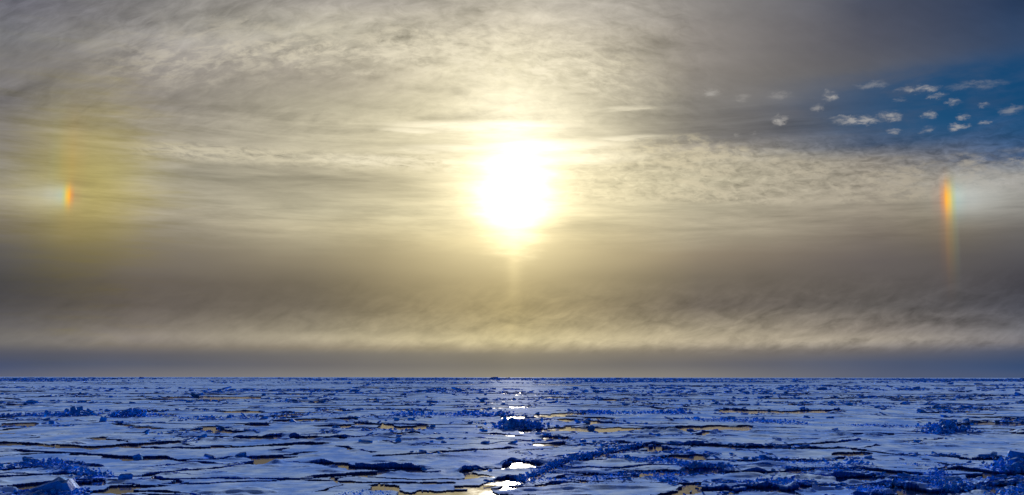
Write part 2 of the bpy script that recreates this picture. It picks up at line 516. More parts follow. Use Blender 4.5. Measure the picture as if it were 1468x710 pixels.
m_water = new_mat('sea_water')
(px, py, pz), nz = place()
h = noise(xyz(px, py, 0.0), 0.8, 4.0, 0.6) + noise(xyz(px, py, 0.0), 4.5, 3.0, 0.6) * 0.25
slick = noise(xyz(px * 0.5, py * 0.22, 3.0), 1.0, 5.0, 0.6, 0.4).ramp(0.40, 0.62, 0.03, 0.08)
h = h + noise(xyz(px, py, 6.0), 0.22, 3.0, 0.6) * 2.5
finish(m_water, (0.004, 0.010, 0.028), slick, 0.8, bump_node(h, 0.19, 0.05), 1.333)

# ------------------------------------------------------------------ helpers
COL = SC.collection
rng = np.random.default_rng(11)
random.seed(5)


def vnoise(x, y, seed=0):
    x = np.asarray(x, dtype=np.float64)
    y = np.asarray(y, dtype=np.float64)
    xi, yi = np.floor(x).astype(np.int64), np.floor(y).astype(np.int64)
    fx, fy = x - xi, y - yi
    fx, fy = fx * fx * (3 - 2 * fx), fy * fy * (3 - 2 * fy)

    def hsh(a, b):
        h = (a * 374761393 + b * 668265263 + seed * 1442695041) & 0x7fffffff
        h = ((h ^ (h >> 13)) * 1274126177) & 0x7fffffff
        h = ((h ^ (h >> 15)) * 2246822519) & 0x7fffffff
        return ((h ^ (h >> 12)) & 0xffffff) / float(0xffffff)
    a, b = hsh(xi, yi), hsh(xi + 1, yi)
    c, d = hsh(xi, yi + 1), hsh(xi + 1, yi + 1)
    return (a + (b - a) * fx) * (1 - fy) + (c + (d - c) * fx) * fy


def fbm(x, y, octv=4, seed=0, gain=0.5):
    t, amp, tot = 0.0, 1.0, 0.0
    for i in range(octv):
        t = t + amp * vnoise(x * 2 ** i + 17.3 * i, y * 2 ** i - 9.1 * i, seed + i)
        tot += amp
        amp *= gain
    return t / tot


def mesh_from(name, co, loops, starts, mats, mat_idx=None, smooth=None):
    me = bpy.data.meshes.new(name)
    me.vertices.add(len(co))
    me.vertices.foreach_set('co', np.asarray(co, dtype=np.float32).ravel())
    me.loops.add(len(loops))
    me.loops.foreach_set('vertex_index', np.asarray(loops, dtype=np.int32))
    me.polygons.add(len(starts))
    me.polygons.foreach_set('loop_start', np.asarray(starts, dtype=np.int32))
    for m in mats:
        me.materials.append(m)
    if mat_idx is not None:
        me.polygons.foreach_set('material_index', np.asarray(mat_idx, dtype=np.int32))
    if smooth is None:
        smooth = np.zeros(len(starts), dtype=bool)
    me.polygons.foreach_set('use_smooth', smooth)
    me.update(calc_edges=True)
    return me


def link(name, data, label=None, cat=None, group=None, kind=None, parent=None, loc=(0, 0, 0)):
    o = bpy.data.objects.new(name, data)
    COL.objects.link(o)
    o.location = loc
    for k, val in (('label', label), ('category', cat), ('group', group), ('kind', kind)):
        if val:
            o[k] = val
    if parent is not None:
        o.parent = parent
    return o


# ------------------------------------------------------------------ the sea
nr, ns = 2, 96
co = [(0, 0, 0)]
for r in (600.0, 120000.0):
    co += [(r * math.cos(2 * math.pi * k / ns), r * math.sin(2 * math.pi * k / ns), 0) for k in range(ns)]
loops, starts = [], []
for k in range(ns):
    q = (k + 1) % ns
    starts.append(len(loops)); loops += [0, 1 + k, 1 + q]
    starts.append(len(loops)); loops += [1 + k, 1 + ns + k, 1 + ns + q, 1 + q]
link('sea_water', mesh_from('sea_water', co, loops, starts, [m_water]), 'dark open sea water showing in the cracks between the ice floes', kind='structure')

# ------------------------------------------------------------------ what the photograph shows of the near pack
# big plates: (photograph polygon, label)
PLATES = [
    ([(700, 714), (702, 696), (745, 690), (870, 688), (960, 690), (985, 697), (940, 708), (915, 716)], 'broad pale smooth floe at the bottom, just right of the brightest sunlit water'),
    ([(425, 670), (440, 655), (560, 640), (760, 640), (800, 650), (770, 668), (735, 684), (640, 689), (500, 684), (450, 684)], 'very wide flat floe below the sun with a curved dark crack across it'),
    ([(150, 683), (210, 678), (330, 668), (420, 664), (500, 676), (490, 684), (300, 685)], 'long wedge shaped snowy floe between two dark cracks in the left foreground'),
    ([(130, 700), (150, 690), (300, 688), (500, 691), (560, 700), (540, 714), (290, 714), (270, 704)], 'long pale floe along the bottom edge left of the bright water'),
    ([(0, 692), (0, 674), (60, 672), (100, 680), (80, 688)], 'small snowy floe at the left edge behind the big tilted slab'),
    ([(960, 688), (900, 682), (990, 677), (1190, 675), (1230, 681), (1060, 686)], 'long narrow pale floe crossing the right foreground in front of a straight dark crack'),
    ([(985, 714), (1010, 703), (1060, 698), (1180, 697), (1225, 704), (1225, 714)], 'pale floe on the bottom edge in front of the small golden pool'),
    ([(1225, 684), (1218, 672), (1260, 666), (1340, 672), (1345, 680)], 'flat floe enclosed by rubble on three sides in the right foreground'),
    ([(1355, 683), (1390, 679), (1468, 682), (1468, 690), (1380, 690)], 'flat bluish floe at the right edge in front of a dark lead'),
    ([(1250, 714), (1280, 702), (1350, 697), (1440, 696), (1430, 714)], 'pale floe on the bottom edge at far right beside the corner rubble'),
    ([(230, 664), (300, 657), (430, 645), (430, 660), (380, 662)], 'snowy floe carrying two small hummocks left of the wide central floe'),
    ([(350, 645), (400, 638), (560, 632), (720, 634), (560, 640), (450, 650)], 'smooth floe behind the wide central floe and dotted with small hummocks'),
    ([(250, 633), (300, 612), (420, 606), (540, 612), (430, 622), (330, 630)], 'wide pale floe in the left middle distance behind the long golden crack'),
    ([(0, 632), (0, 612), (100, 608), (240, 612), (230, 630), (100, 633)], 'wide pale floe at the left edge behind the long golden crack'),
    ([(990, 655), (980, 645), (1080, 644), (1260, 645), (1230, 655), (1080, 657)], 'pale floe right of centre behind a row of low blue mounds'),
    ([(985, 634), (990, 623), (1100, 620), (1180, 626), (1120, 636)], 'thin pale floe in front of the long golden pool right of centre'),
    ([(960, 648), (940, 642), (960, 638), (1090, 642), (1070, 648)], 'small pale floe behind the rubble ridge right of centre'),
    ([(1290, 660), (1230, 652), (1290, 650), (1420, 650), (1450, 660), (1380, 664)], 'flat floe with a dark arched opening near the right edge'),
    ([(770, 660), (790, 664), (860, 668), (880, 662), (850, 655), (820, 655)], 'small triangular floe caught behind the diagonal ridge'),
    ([(775, 672), (860, 672), (870, 678), (790, 679), (760, 679)], 'small flat floe caught just in front of the diagonal ridge'),
    ([(560, 630), (600, 620), (720, 622), (800, 632), (720, 634)], 'flat floe below the tall blue hummock under the sun'),
    ([(800, 612), (830, 605), (930, 606), (940, 612), (880, 613)], 'thin flat floe between sunlit pools right of the tall hummock'),
    ([(500, 607), (560, 598), (700, 598), (700, 606), (620, 609)], 'long pale floe in front of the far ridge left of the tall hummock'),
    ([(1080, 618), (1100, 604), (1250, 598), (1330, 606), (1300, 618)], 'wide pale floe left of the prominent hummock on the right'),
    ([(1380, 622), (1370, 612), (1468, 612), (1468, 622)], 'pale floe at the right edge in front of the straight black lead'),
    ([(1000, 714), (0, 714), (0, 712)], ''),
]
# open cracks and pools: points, thickness (photograph pixels), wide = water shows
LEADS = [
    ([(-30, 634), (60, 637), (130, 641), (200, 637), (255, 633)], 4, 1), ([(150, 640), (250, 643), (330, 641), (420, 636), (470, 635)], 3, 0),
    ([(8, 608), (50, 608)], 4, 1), ([(205, 681), (250, 676), (330, 669), (382, 664)], 2.2, 0), ([(110, 687), (200, 687), (300, 686), (420, 686), (505, 688)], 2.2, 0),
    ([(-10, 702), (40, 696)], 5, 0), ([(120, 703), (200, 702), (240, 703), (275, 708), (290, 714)], 4, 0), ([(110, 692), (145, 690)], 5, 1),
    ([(535, 653), (600, 649), (650, 646), (700, 643), (740, 641)], 2.2, 0), ([(503, 671), (540, 672), (580, 673)], 4, 0), ([(585, 675), (630, 675)], 2, 0),
    ([(490, 689), (590, 690), (650, 690)], 3, 0), ([(541, 695), (566, 696)], 7, 1), ([(580, 706), (640, 704), (700, 703)], 9, 1), ([(655, 695), (690, 695)], 4, 1),
    ([(692, 703), (696, 694), (712, 690), (736, 686)], 7, 1), ([(780, 676), (830, 677), (880, 678)], 2, 0),
    ([(722, 598), (750, 598)], 4, 1), ([(770, 596), (790, 596)], 3.5, 1), ([(795, 594), (818, 593)], 4, 1), ([(826, 593), (838, 593)], 3, 1), ([(806, 602), (826, 602)], 4, 1), ([(840, 604), (856, 604)], 3, 1),
    ([(776, 616), (800, 614), (845, 614), (905, 614)], 5, 1), ([(905, 614), (985, 612)], 3, 1), ([(750, 617), (756, 617)], 4, 1), ([(782, 627), (812, 627)], 3.5, 1), ([(768, 635), (806, 635)], 3, 1),
    ([(548, 611), (575, 613), (612, 611)], 4, 1), ([(560, 621), (600, 620)], 3, 1), ([(925, 636), (1005, 637), (1040, 638)], 3, 0), ([(970, 613), (1010, 612), (1070, 611)], 6, 1),
    ([(1035, 588), (1120, 590), (1200, 588)], 4, 1), ([(1355, 609), (1400, 606), (1490, 608)], 4, 0), ([(1075, 640), (1104, 640)], 4, 0), ([(1115, 641), (1210, 641)], 3, 0), ([(1195, 621), (1280, 621)], 3, 0),
    ([(735, 690), (770, 681), (800, 667), (840, 657), (880, 647), (925, 639)], 5, 0), ([(870, 684), (990, 674), (1060, 674), (1190, 673)], 2.5, 0), ([(1400, 656), (1430, 655)], 5, 0), ([(1205, 686), (1240, 683), (1270, 685), (1340, 691)], 5, 1), ([(1080, 697), (1110, 697)], 6, 1),
    ([(975, 706), (1010, 700), (1060, 697), (1085, 695)], 4, 0), ([(1390, 680), (1430, 678), (1490, 676)], 4, 1), ([(1430, 663), (1452, 663)], 6, 1), ([(235, 571), (370, 571)], 3.5, 0),
    ([(395, 603), (440, 602), (510, 600)], 3.5, 1), ([(420, 627), (490, 627)], 4, 0), ([(915, 714), (950, 708), (990, 698)], 5, 0), ([(150, 655), (240, 656)], 3, 0), ([(1200, 649), (1245, 648)], 4, 1),
    ([(340, 627), (400, 626)], 3, 1), ([(1000, 637), (985, 637)], 4, 0), ([(1060, 641), (1240, 630)], 2, 0), ([(510, 606), (560, 609)], 3, 0), ([(60, 669), (20, 671)], 3, 0), ([(890, 676), (990, 676)], 3, 0),
]
# piles of blocks: points on the crest's foot, height (photograph px), half depth (m), number of blocks, label
RIDGES = [
    ([(18, 712), (55, 709), (95, 707), (118, 708)], 15, 2.0, 26, 'large blue mound of broken ice in the bottom left corner'),
    ([(2, 672), (35, 668), (75, 664), (95, 672), (122, 680), (150, 686)], 11, 1.8, 40, 'dark blue jumbled ridge descending from the left edge behind the corner mound'),
    ([(0, 598), (30, 597), (62, 596), (92, 596)], 9, 4, 30, 'far jagged blue ridge touching the left edge under the low cloud'),
    ([(98, 597), (112, 596), (128, 596)], 12, 4, 14, 'far steep blue pile right of the jagged ridge at the left edge'),
    ([(170, 597), (185, 596), (205, 597)], 10, 4, 14, 'second small far blue pile from the left beyond the wide pale floe'),
    ([(727, 613), (742, 613), (760, 613), (774, 612)], 15, 3.5, 30, 'tall blue hummock of piled blocks directly below the sun'),
    ([(742, 690), (770, 679), (788, 672), (800, 665), (840, 655), (880, 645), (920, 638)], 9, 1.3, 66, 'long diagonal ridge of small blue blocks running away from the bright water'),
    ([(875, 656), (920, 660), (960, 660), (992, 668)], 8, 1.8, 36, 'thick jumbled blue ridge just right of the diagonal ridge'),
    ([(760, 688), (810, 687), (860, 685), (895, 680), (985, 679)], 6, 1.2, 40, 'low dark blue ridge along the back edge of the broad pale floe'),
    ([(985, 690), (960, 686), (935, 684)], 6, 1.0, 12, 'short dark string of blocks behind the right end of the broad pale floe'),
    ([(830, 592), (880, 593), (940, 592), (985, 592)], 8, 5, 44, 'far ragged blue ridge right of the sunlit pools'),
    ([(560, 595), (620, 594), (660, 595)], 6, 5, 26, 'far low blue ridge left of the sun glitter'),
    ([(655, 594), (690, 595), (735, 595)], 7, 5, 24, 'far blue ridge ending at the sun glitter'),
    ([(1342, 622), (1352, 618), (1362, 615), (1372, 619)], 15, 2.0, 24, 'prominent steep hummock right of the wide pale floe on the right'),
    ([(1452, 676), (1462, 672), (1476, 668), (1490, 670)], 19, 2.5, 24, 'tall dark blue mound cut by the right edge above the corner'),
    ([(1290, 692), (1320, 690), (1345, 684), (1347, 676)], 8, 1.5, 26, 'curved dark ridge round the right end of the rubble enclosed floe'),
    ([(1340, 700), (1362, 698), (1395, 697)], 11, 1.5, 20, 'rounded blue mound in front of the curved dark ridge on the right'),
    ([(1238, 705), (1256, 702), (1275, 697)], 9, 1.2, 16, 'sharp blue cluster of blocks between two foreground floes on the right'),
    ([(985, 668), (1005, 668), (1050, 669)], 8, 1.4, 22, 'low wide blue mound with one pointed block right of centre'),
    ([(1085, 660), (1130, 663), (1185, 661)], 6, 1.6, 24, 'row of small blue blocks behind the straight dark crack on the right'),
    ([(1192, 672), (1205, 667), (1225, 663), (1245, 664)], 8, 1.6, 18, 'blue pile at the left end of the rubble enclosed floe'),
    ([(990, 601), (1030, 602), (1090, 604), (1150, 606)], 6, 6, 50, 'far field of upturned blue blocks behind the long golden pool'),
    ([(1440, 712), (1455, 706), (1480, 700)], 12, 1.3, 16, 'dark rubble heap in the bottom right corner'),
    ([(1060, 693), (1110, 691), (1165, 691)], 7, 1.2, 24, 'dark blue crest of blocks above the small golden pool'),
    ([(252, 600), (300, 600), (380, 600)], 4, 4, 22, 'thin far line of blue blocks beyond the left middle floe'),
    ([(380, 594), (440, 595), (500, 594)], 4, 5, 24, 'thin far line of blocks left of the low blue ridge'),
    ([(1218, 610), (1290, 611), (1340, 612)], 4, 3, 24, 'low string of blue blocks leading to the prominent hummock'),
    ([(560, 708), (520, 706), (480, 711)], 5, 1.2, 12, 'low blue pressure mound on the bottom edge left of the bright water'),
    ([(1290, 664), (1345, 667), (1400, 665)], 4, 1.2, 20, 'broken line of blocks behind the rubble enclosed floe'),
    ([(1110, 668), (1150, 672), (1192, 674)], 5, 1.2, 16, 'small dark row of blocks touching the straight crack on the right'),
]
# single blocks standing on floes: photograph foot, width, height (px), label
LONE = [
    ((60, 706), 80, 24, 'huge smooth tilted blue slab leaning in the bottom left corner mound'),
    ((180, 687), 26, 11, 'dark wedge shaped block standing beside the left foreground crack'),
    ((197, 658), 22, 8, 'low blue hummock nearest the left on the snow behind the curved crack'),
    ((302, 657), 24, 9, 'blue hummock with a rounded top left of the wide central floe'),
    ((346, 655), 20, 7, 'flat topped blue block right of the rounded hummock'),
    ((74, 608), 13, 6, 'lone dark block at the right end of the small golden crack on the left'),
    ((148, 605), 10, 7, 'lone upright block on the far edge of the wide left floe'),
    ((524, 634), 22, 5, 'low blue lump left of the row of small hummocks below the sun'),
    ((571, 633), 9, 6, 'square blue block second from the left in the row below the sun'),
    ((619, 634), 7, 4, 'tiny blue block in the middle of the row below the sun'),
    ((636, 634), 10, 3, 'tiny flat block beside the middle of the row below the sun'),
    ((696, 635), 13, 6, 'small blue block near the right end of the row below the sun'),
    ((735, 635), 16, 4, 'flat blue block at the right end of the row below the sun'),
    ((693, 618), 14, 6, 'blue block just left of the tall hummock'),
    ((702, 690), 22, 7, 'dark block at the tip of the bright water'),
    ((1033, 668), 8, 12, 'pointed block standing on the low wide mound right of centre'),
    ((1282, 692), 8, 10, 'upright block on the near side of the rubble enclosed floe'),
    ((848, 616), 12, 7, 'block standing in the sunlit pool right of the tall hummock'),
    ((1458, 664), 26, 20, 'steep smooth slab beside the tall mound at the right edge'),
    ((85, 700), 24, 18, 'upright slab at the right shoulder of the bottom left mound'),
    ((1120, 688), 12, 6, 'block poking up from the crest above the small golden pool'),
    ((1160, 690), 14, 7, 'block at the right end of the crest above the small golden pool'),
    ((42, 662), 22, 10, 'dark block on the crown of the left edge ridge'),
    ((112, 590), 18, 10, 'square block on top of the far steep pile at left'),
    ((1246, 656), 20, 8, 'double headed blue block left of the flat floe with the dark opening'),
    ((1390, 662), 12, 6, 'small block beside the dark arched opening'),
    ((620, 612), 10, 4, 'small block behind the dark and golden pool left of the tall hummock'),
    ((1275, 571), 10, 4, 'lone dark block far out near the horizon on the right'),
]

# ------------------------------------------------------------------ raster of the pack on the ice plane (tangent of azimuth x distance)
def project(x, y, z):
    """point -> photograph pixel"""
    zz = z - EYE
    f = y * math.cos(PITCH) + zz * math.sin(PITCH)
    u = -y * math.sin(PITCH) + zz * math.cos(PITCH)
    return 734.0 + F * x / f, 355.0 - F * u / f


def inside(px, py, poly):
    r = np.zeros(px.shape, dtype=bool)
    n = len(poly)
    for i in range(n):
        x1, y1 = poly[i]
        x2, y2 = poly[(i + 1) % n]
        if y1 == y2:
            continue
        r ^= ((y1 > py) != (y2 > py)) & (px < (x2 - x1) * (py - y1) / (y2 - y1) + x1)
    return r


def darts(rfun, d0, d1, smax, tries):
    cell, pts = {}, []
    lo, hi = math.log(d0), math.log(d1)
    for _ in range(tries):
        D = math.sqrt(random.uniform(d0 ** 2, d1 ** 2)) if random.random() < 0.5 else math.exp(random.uniform(lo, hi))
        x = random.uniform(-smax, smax) * D
        r = rfun(D)
        key = (int(x // 12), int(D // 12))
        k = int(r // 12) + 1
        ok = True
        for i in range(key[0] - k, key[0] + k + 1):
            for j in range(key[1] - k, key[1] + k + 1):
                for (a, b) in cell.get((i, j), ()):
                    if (a - x) ** 2 + (b - D) ** 2 < r * r:
                        ok = False
                        break
                if not ok:
                    break
            if not ok:
                break
        if ok:
            cell.setdefault(key, []).append((x, D))
            pts.append((x, D))
    return np.array(pts)


def raster(d0, d1, dstep, smax, sstep, rc, rf, loner, crack, plates, leads, seed):
    R = int(math.log(d1 / d0) / dstep)
    C = int(2 * smax / sstep)
    Dv = d0 * np.exp(np.arange(R + 1) * dstep)
    sv_ = -smax + np.arange(C + 1) * sstep
    Dc = np.sqrt(Dv[:-1] * Dv[1:])
    sc_ = 0.5 * (sv_[:-1] + sv_[1:])
    coarse = darts(rc, d0 * 0.9, d1 * 1.05, smax * 1.05, 9000)
    fine = darts(rf, d0 * 0.9, d1 * 1.05, smax * 1.05, 26000)
    wx = fine[:, 0] + (fbm(fine[:, 0] / 25, fine[:, 1] / 25, 2, 3) - .5) * 14
    wy = fine[:, 1] + (fbm(fine[:, 0] / 25, fine[:, 1] / 25, 2, 8) - .5) * 14
    lab = np.argmin((0.62 * (wx[:, None] - coarse[None, :, 0])) ** 2 + (wy[:, None] - coarse[None, :, 1]) ** 2, axis=1) + 1000
    lone = rng.random(len(fine)) < loner
    lab[lone] = 10000 + np.nonzero(lone)[0]
    if plates:
        fpx, fpy = project(fine[:, 0], fine[:, 1], 0.2)
        for k, (poly, lb) in enumerate(plates):
            if lb:
                lab[inside(fpx, fpy, poly)] = k
    L = np.zeros((R, C), dtype=np.int64)
    gap = np.zeros((R, C), dtype=np.float32)
    other = np.zeros((R, C), dtype=np.int64)
    for r0 in range(0, R, 6):
        r1 = min(R, r0 + 6)
        D = Dc[r0:r1, None] + np.zeros((1, C))
        X = sc_[None, :] * Dc[r0:r1, None]
        q = 2.2 + D * 0.012
        wX = X + (fbm(X / q, D / q, 3, seed) - 0.5) * q * 1.3
        wD = D + (fbm(X / q + 40, D / q, 3, seed + 5) - 0.5) * q * 1.3
        for c0 in range(0, C, 200):
            c1 = min(C, c0 + 200)
            x_, d_ = wX[:, c0:c1].ravel(), wD[:, c0:c1].ravel()
            rr = 3.2 * rf(D.max())
            sel = np.nonzero((fine[:, 1] > d_.min() - rr) & (fine[:, 1] < d_.max() + rr) & (fine[:, 0] > x_.min() - 1.6 * rr) & (fine[:, 0] < x_.max() + 1.6 * rr))[0]
            if len(sel) < 2:
                continue
            dist = np.sqrt(((x_[:, None] - fine[sel, 0][None]) * 0.62) ** 2 + (d_[:, None] - fine[sel, 1][None]) ** 2)
            i1 = dist.argmin(1)
            l1 = lab[sel][i1]
            d1_ = dist[np.arange(len(x_)), i1]
            dist[lab[sel][None, :] == l1[:, None]] = 1e6
            i2 = dist.argmin(1)
            d2_ = dist[np.arange(len(x_)), i2]
            sh = (r1 - r0, c1 - c0)
            L[r0:r1, c0:c1] = l1.reshape(sh)
            other[r0:r1, c0:c1] = lab[sel][i2].reshape(sh)
            gap[r0:r1, c0:c1] = (d2_ - d1_).reshape(sh)
    D = Dc[:, None] + np.zeros((1, C))
    X = sc_[None, :] * Dc[:, None]
    a, b = np.minimum(L, other), np.maximum(L, other)
    hsh = ((a * 7919 + b * 104729) % 9973) / 9973.0
    width = crack(D) * np.exp((hsh - 0.62) * 2.8) * (0.4 + 1.2 * fbm(X / 5, D / 5, 2, 77))
    valid = gap > width
    PX, PY = project(X, D, 0.2)
    tn = 0.25 + 1.45 * fbm(PX / 14.0, PY / 3.0, 3, 31)
    for pts, t, wide in leads:
        for (x1, y1), (x2, y2) in zip(pts[:-1], pts[1:]):
            ext = t * 4 + 12
            m = (PX > min(x1, x2) - ext) & (PX < max(x1, x2) + ext) & (PY > min(y1, y2) - 14) & (PY < max(y1, y2) + 14)
            if not m.any():
                continue
            qx, qy = PX[m], PY[m]
            ax, ay = (x2 - x1) / 3.0, (y2 - y1)
            ux, uy = (qx - x1) / 3.0, qy - y1
            w = np.clip((ux * ax + uy * ay) / (ax * ax + ay * ay + 1e-9), 0, 1)
            ex, ey = ux - w * ax, uy - w * ay
            if wide:      # the near floe's edge hides the first part of the water
                hide = 0.09 * F / D[m]
                ey = np.where(ey > 0, np.maximum(ey - hide, 0), ey)
            dd = np.hypot(ex, ey)
            hit = dd < (t * 0.5 if wide else t * 0.5) * tn[m]
            vm = valid[m]
            vm[hit] = False
            valid[m] = vm
    return dict(R=R, C=C, Dv=Dv, sv=sv_, Dc=Dc, sc=sc_, L=L, valid=valid, D=D, X=X, PX=PX, PY=PY, gap=gap)


def components(L, valid):
    """connected pieces of equal label"""
    R, C = L.shape
    key = np.where(valid, L, -1)
    comp = np.full((R, C), -1, dtype=np.int64)
    par = []

    def find(i):
        while par[i] != i:
            par[i] = par[par[i]]
            i = par[i]
        return i
    prev_runs = []
    for r in range(R):
        row = key[r]
        cuts = np.nonzero(np.diff(row))[0] + 1
        b0 = np.concatenate(([0], cuts))
        b1 = np.concatenate((cuts, [C]))
        runs = []
        for s, e in zip(b0, b1):
            k = row[s]
            if k < 0:
                continue
            i = len(par)
            par.append(i)
            comp[r, s:e] = i
            runs.append((s, e, k, i))
        j = 0
        for (s, e, k, i) in runs:
            while j < len(prev_runs) and prev_runs[j][1] <= s:
                j += 1
            q = j
            while q < len(prev_runs) and prev_runs[q][0] < e:
                if prev_runs[q][2] == k:
                    a, b = find(i), find(prev_runs[q][3])
                    if a != b:
                        par[max(a, b)] = min(a, b)
                q += 1
        prev_runs = runs
    root = np.array([find(i) for i in range(len(par))] + [-1])
    return root[comp]


def blur(a, k):
    for ax in (0, 1):
        p = np.pad(a, [(k + 1, k) if i == ax else (0, 0) for i in (0, 1)], mode='edge')
        c = np.cumsum(p, axis=ax)
        n = a.shape[ax]
        hi = np.take(c, np.arange(2 * k + 1, 2 * k + 1 + n), axis=ax)
        lo = np.take(c, np.arange(0, n), axis=ax)
        a = (hi - lo) / (2 * k + 1)
    return a


def build_floe(name, G, cells, idmap, zv, fb, depth=0.4):
    """cells (rows, cols) of one piece -> snow top following the height field, and broken sides down into the water"""
    rr, cc = cells
    C1 = G['C'] + 1
    base = rr * C1 + cc
    quad = np.stack([base, base + 1, base + C1 + 1, base + C1], axis=1)
    uq, inv = np.unique(quad.ravel(), return_inverse=True)
    vr, vc = uq // C1, uq % C1
    co_t = np.stack([G['vx'][vr, vc], G['vy'][vr, vc], zv[vr, vc] + fb], axis=1)
    inv = inv.reshape(-1, 4)
    me_id = idmap[rr[0], cc[0]]
    P = np.pad(idmap, 1, constant_values=-2)
    sides = []
    for dr, dc_, a, b in ((-1, 0, 0, 1), (0, 1, 1, 2), (1, 0, 2, 3), (0, -1, 3, 0)):
        m = P[rr + 1 + dr, cc + 1 + dc_] != me_id
        sides.append(np.stack([inv[m, a], inv[m, b]], axis=1))
    sd = np.concatenate(sides)
    us, isd = np.unique(sd.ravel(), return_inverse=True)
    isd = isd.reshape(-1, 2)
    n0, n1 = len(co_t), len(us)
    top = co_t[us].copy()
    bot = top.copy()
    bot[:, 2] = -depth
    ctr = co_t.mean(0)
    vv = ctr[:2] - bot[:, :2]
    ln_ = np.linalg.norm(vv, axis=1, keepdims=True) + 1e-6
    bot[:, :2] += vv / ln_ * (0.05 + 0.15 * vnoise(bot[:, 0] * 3, bot[:, 1] * 3, 4))[:, None]
    co_ = np.concatenate([co_t, top, bot])
    sq = np.stack([n0 + isd[:, 1], n0 + isd[:, 0], n0 + n1 + isd[:, 0], n0 + n1 + isd[:, 1]], axis=1)
    loops = np.concatenate([inv, sq]).ravel()
    nf = len(inv) + len(sq)
    mi = np.concatenate([np.zeros(len(inv)), np.ones(len(sq))])
    origin = np.array([ctr[0], ctr[1], 0.0])
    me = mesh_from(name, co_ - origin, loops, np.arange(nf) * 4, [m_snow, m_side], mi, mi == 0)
    return me, tuple(origin)


def prepare(G, jitter, seed):
    R, C = G['R'], G['C']
    vD = G['Dv'][:, None] + np.zeros((1, C + 1))
    vX = G['sv'][None, :] * vD
    stepx = (G['sv'][1] - G['sv'][0]) * vD
    stepd = (G['Dv'][1] / G['Dv'][0] - 1) * vD
    j1 = rng.random(vD.shape) - .5
    j2 = rng.random(vD.shape) - .5
    G['vx'], G['vy'] = vX + j1 * stepx * jitter, vD + j2 * stepd * jitter
    ok = G['valid'].astype(np.float64)
    pr = 1.0 - blur(ok, 5)
    pv = np.zeros((R + 1, C + 1))
    pv[:R, :C] = pr
    pv[R, :C] = pr[-1]
    pv[:, C] = pv[:, C - 1]
    G['prox'] = pr
    x, y = G['vx'], G['vy']
    sz = 1.0 + vD / 160.0
    drift = (fbm(x / (5.0 * sz) + y * 0.02, y / (2.6 * sz), 4, seed) - 0.5) * 0.26 + (fbm(x / 1.3, y / 0.9, 3, seed + 9) - 0.5) * 0.06
    lump = np.clip(fbm(x / (1.1 * sz), y / (1.1 * sz), 3, seed + 3) - 0.46, 0, 1) * np.clip(pv * 2.4, 0, 1)
    mask = np.clip((fbm(x / 14, y / 14, 2, seed + 21) - 0.38) * 4, 0, 1)
    # wind-packed hummocks standing up out of the snow here and there
    hum = np.clip(fbm(x / (2.2 * sz), y / (1.3 * sz), 3, seed + 40) - 0.66, 0, 1) * 1.6
    return drift * (1 - np.clip(pv * 2, 0, 0.8)) + lump * mask * 1.0 + hum * 0.55


near = raster(54.0, 450.0, 0.0042, 0.60, 1.5 / F, lambda d: 9.5 + 0.070 * d, lambda d: 3.2 + 0.026 * d, 0.10,
              lambda d: 0.18 + 0.0062 * d, PLATES, LEADS, 50)
zn = prepare(near, 0.5, 200)
comp = components(near['L'], near['valid'])
flat = comp.ravel()
order = np.argsort(flat, kind='stable')
ids, first, cnt = np.unique(flat[order], return_index=True, return_counts=True)
pieces = []
for i, f, n in zip(ids, first, cnt):
    if i < 0:
        continue
    idx = order[f:f + n]
    pieces.append((n, i, idx // near['C'], idx % near['C']))
pieces.sort(key=lambda p: -p[0])
SMALL = 70
things = [p for p in pieces if p[0] >= SMALL][:285]
rest = [p for p in pieces if not any(p[1] == t[1] for t in things)]

# every floe its own object; its label says which plate of the photograph it is, or what it lies beside
used, plate_used = set(), set()
anchors = [(sum(p[0] for p in poly) / len(poly), sum(p[1] for p in poly) / len(poly), lb) for poly, lb in PLATES if lb]
SHORT = ['big corner mound at bottom left', 'ridge descending from the left edge', 'jagged far ridge at the left edge', 'steep far pile at left',
         'second far pile from the left', 'tall hummock under the sun', 'long diagonal ridge', 'thick jumbled ridge right of centre', 'low ridge behind the broad bottom floe',
         'short string of dark blocks', 'ragged far ridge right of the glitter', 'far low ridge left of the glitter', 'far ridge meeting the glitter', 'prominent hummock on the right',
         'tall mound at the right edge', 'curved dark ridge on the right', 'rounded mound at lower right', 'sharp block cluster at lower right', 'low wide mound right of centre',
         'row of blocks behind the straight crack', 'pile at lower right', 'far field of upturned blocks', 'bottom right corner heap', 'crest above the small golden pool',
         'thin far line of blocks at left', 'thin far line of blocks near centre', 'string leading to the right hummock', 'low mound on the bottom edge', 'broken line of blocks at right', 'small dark row at the straight crack']
ridge_anchor = [(r_[0][len(r_[0]) // 2][0], r_[0][len(r_[0]) // 2][1], s_) for r_, s_ in zip(RIDGES, SHORT)]
ridge_anchor += [(302, 571, 'long dark lead far out left'), (1275, 571, 'lone dark block far out right'), (735, 600, 'topmost sun glitter'), (1020, 612, 'long golden pool'),
                 (578, 614, 'dark and golden pool left of the sun'), (30, 608, 'small golden crack at far left'), (100, 638, 'long golden crack at left'), (1420, 607, 'straight black lead at right'),
                 (455, 602, 'thin golden crack left of centre'), (1415, 655, 'dark arched opening'), (640, 648, 'curved crack in the central floe'), (1118, 589, 'far dark lead right of centre'),
                 (455, 627, 'black slot left of centre'), (640, 704, 'brightest sunlit water'), (1160, 641, 'thin dark crack right of centre'), (840, 614, 'sunlit pool right of the hummock')]


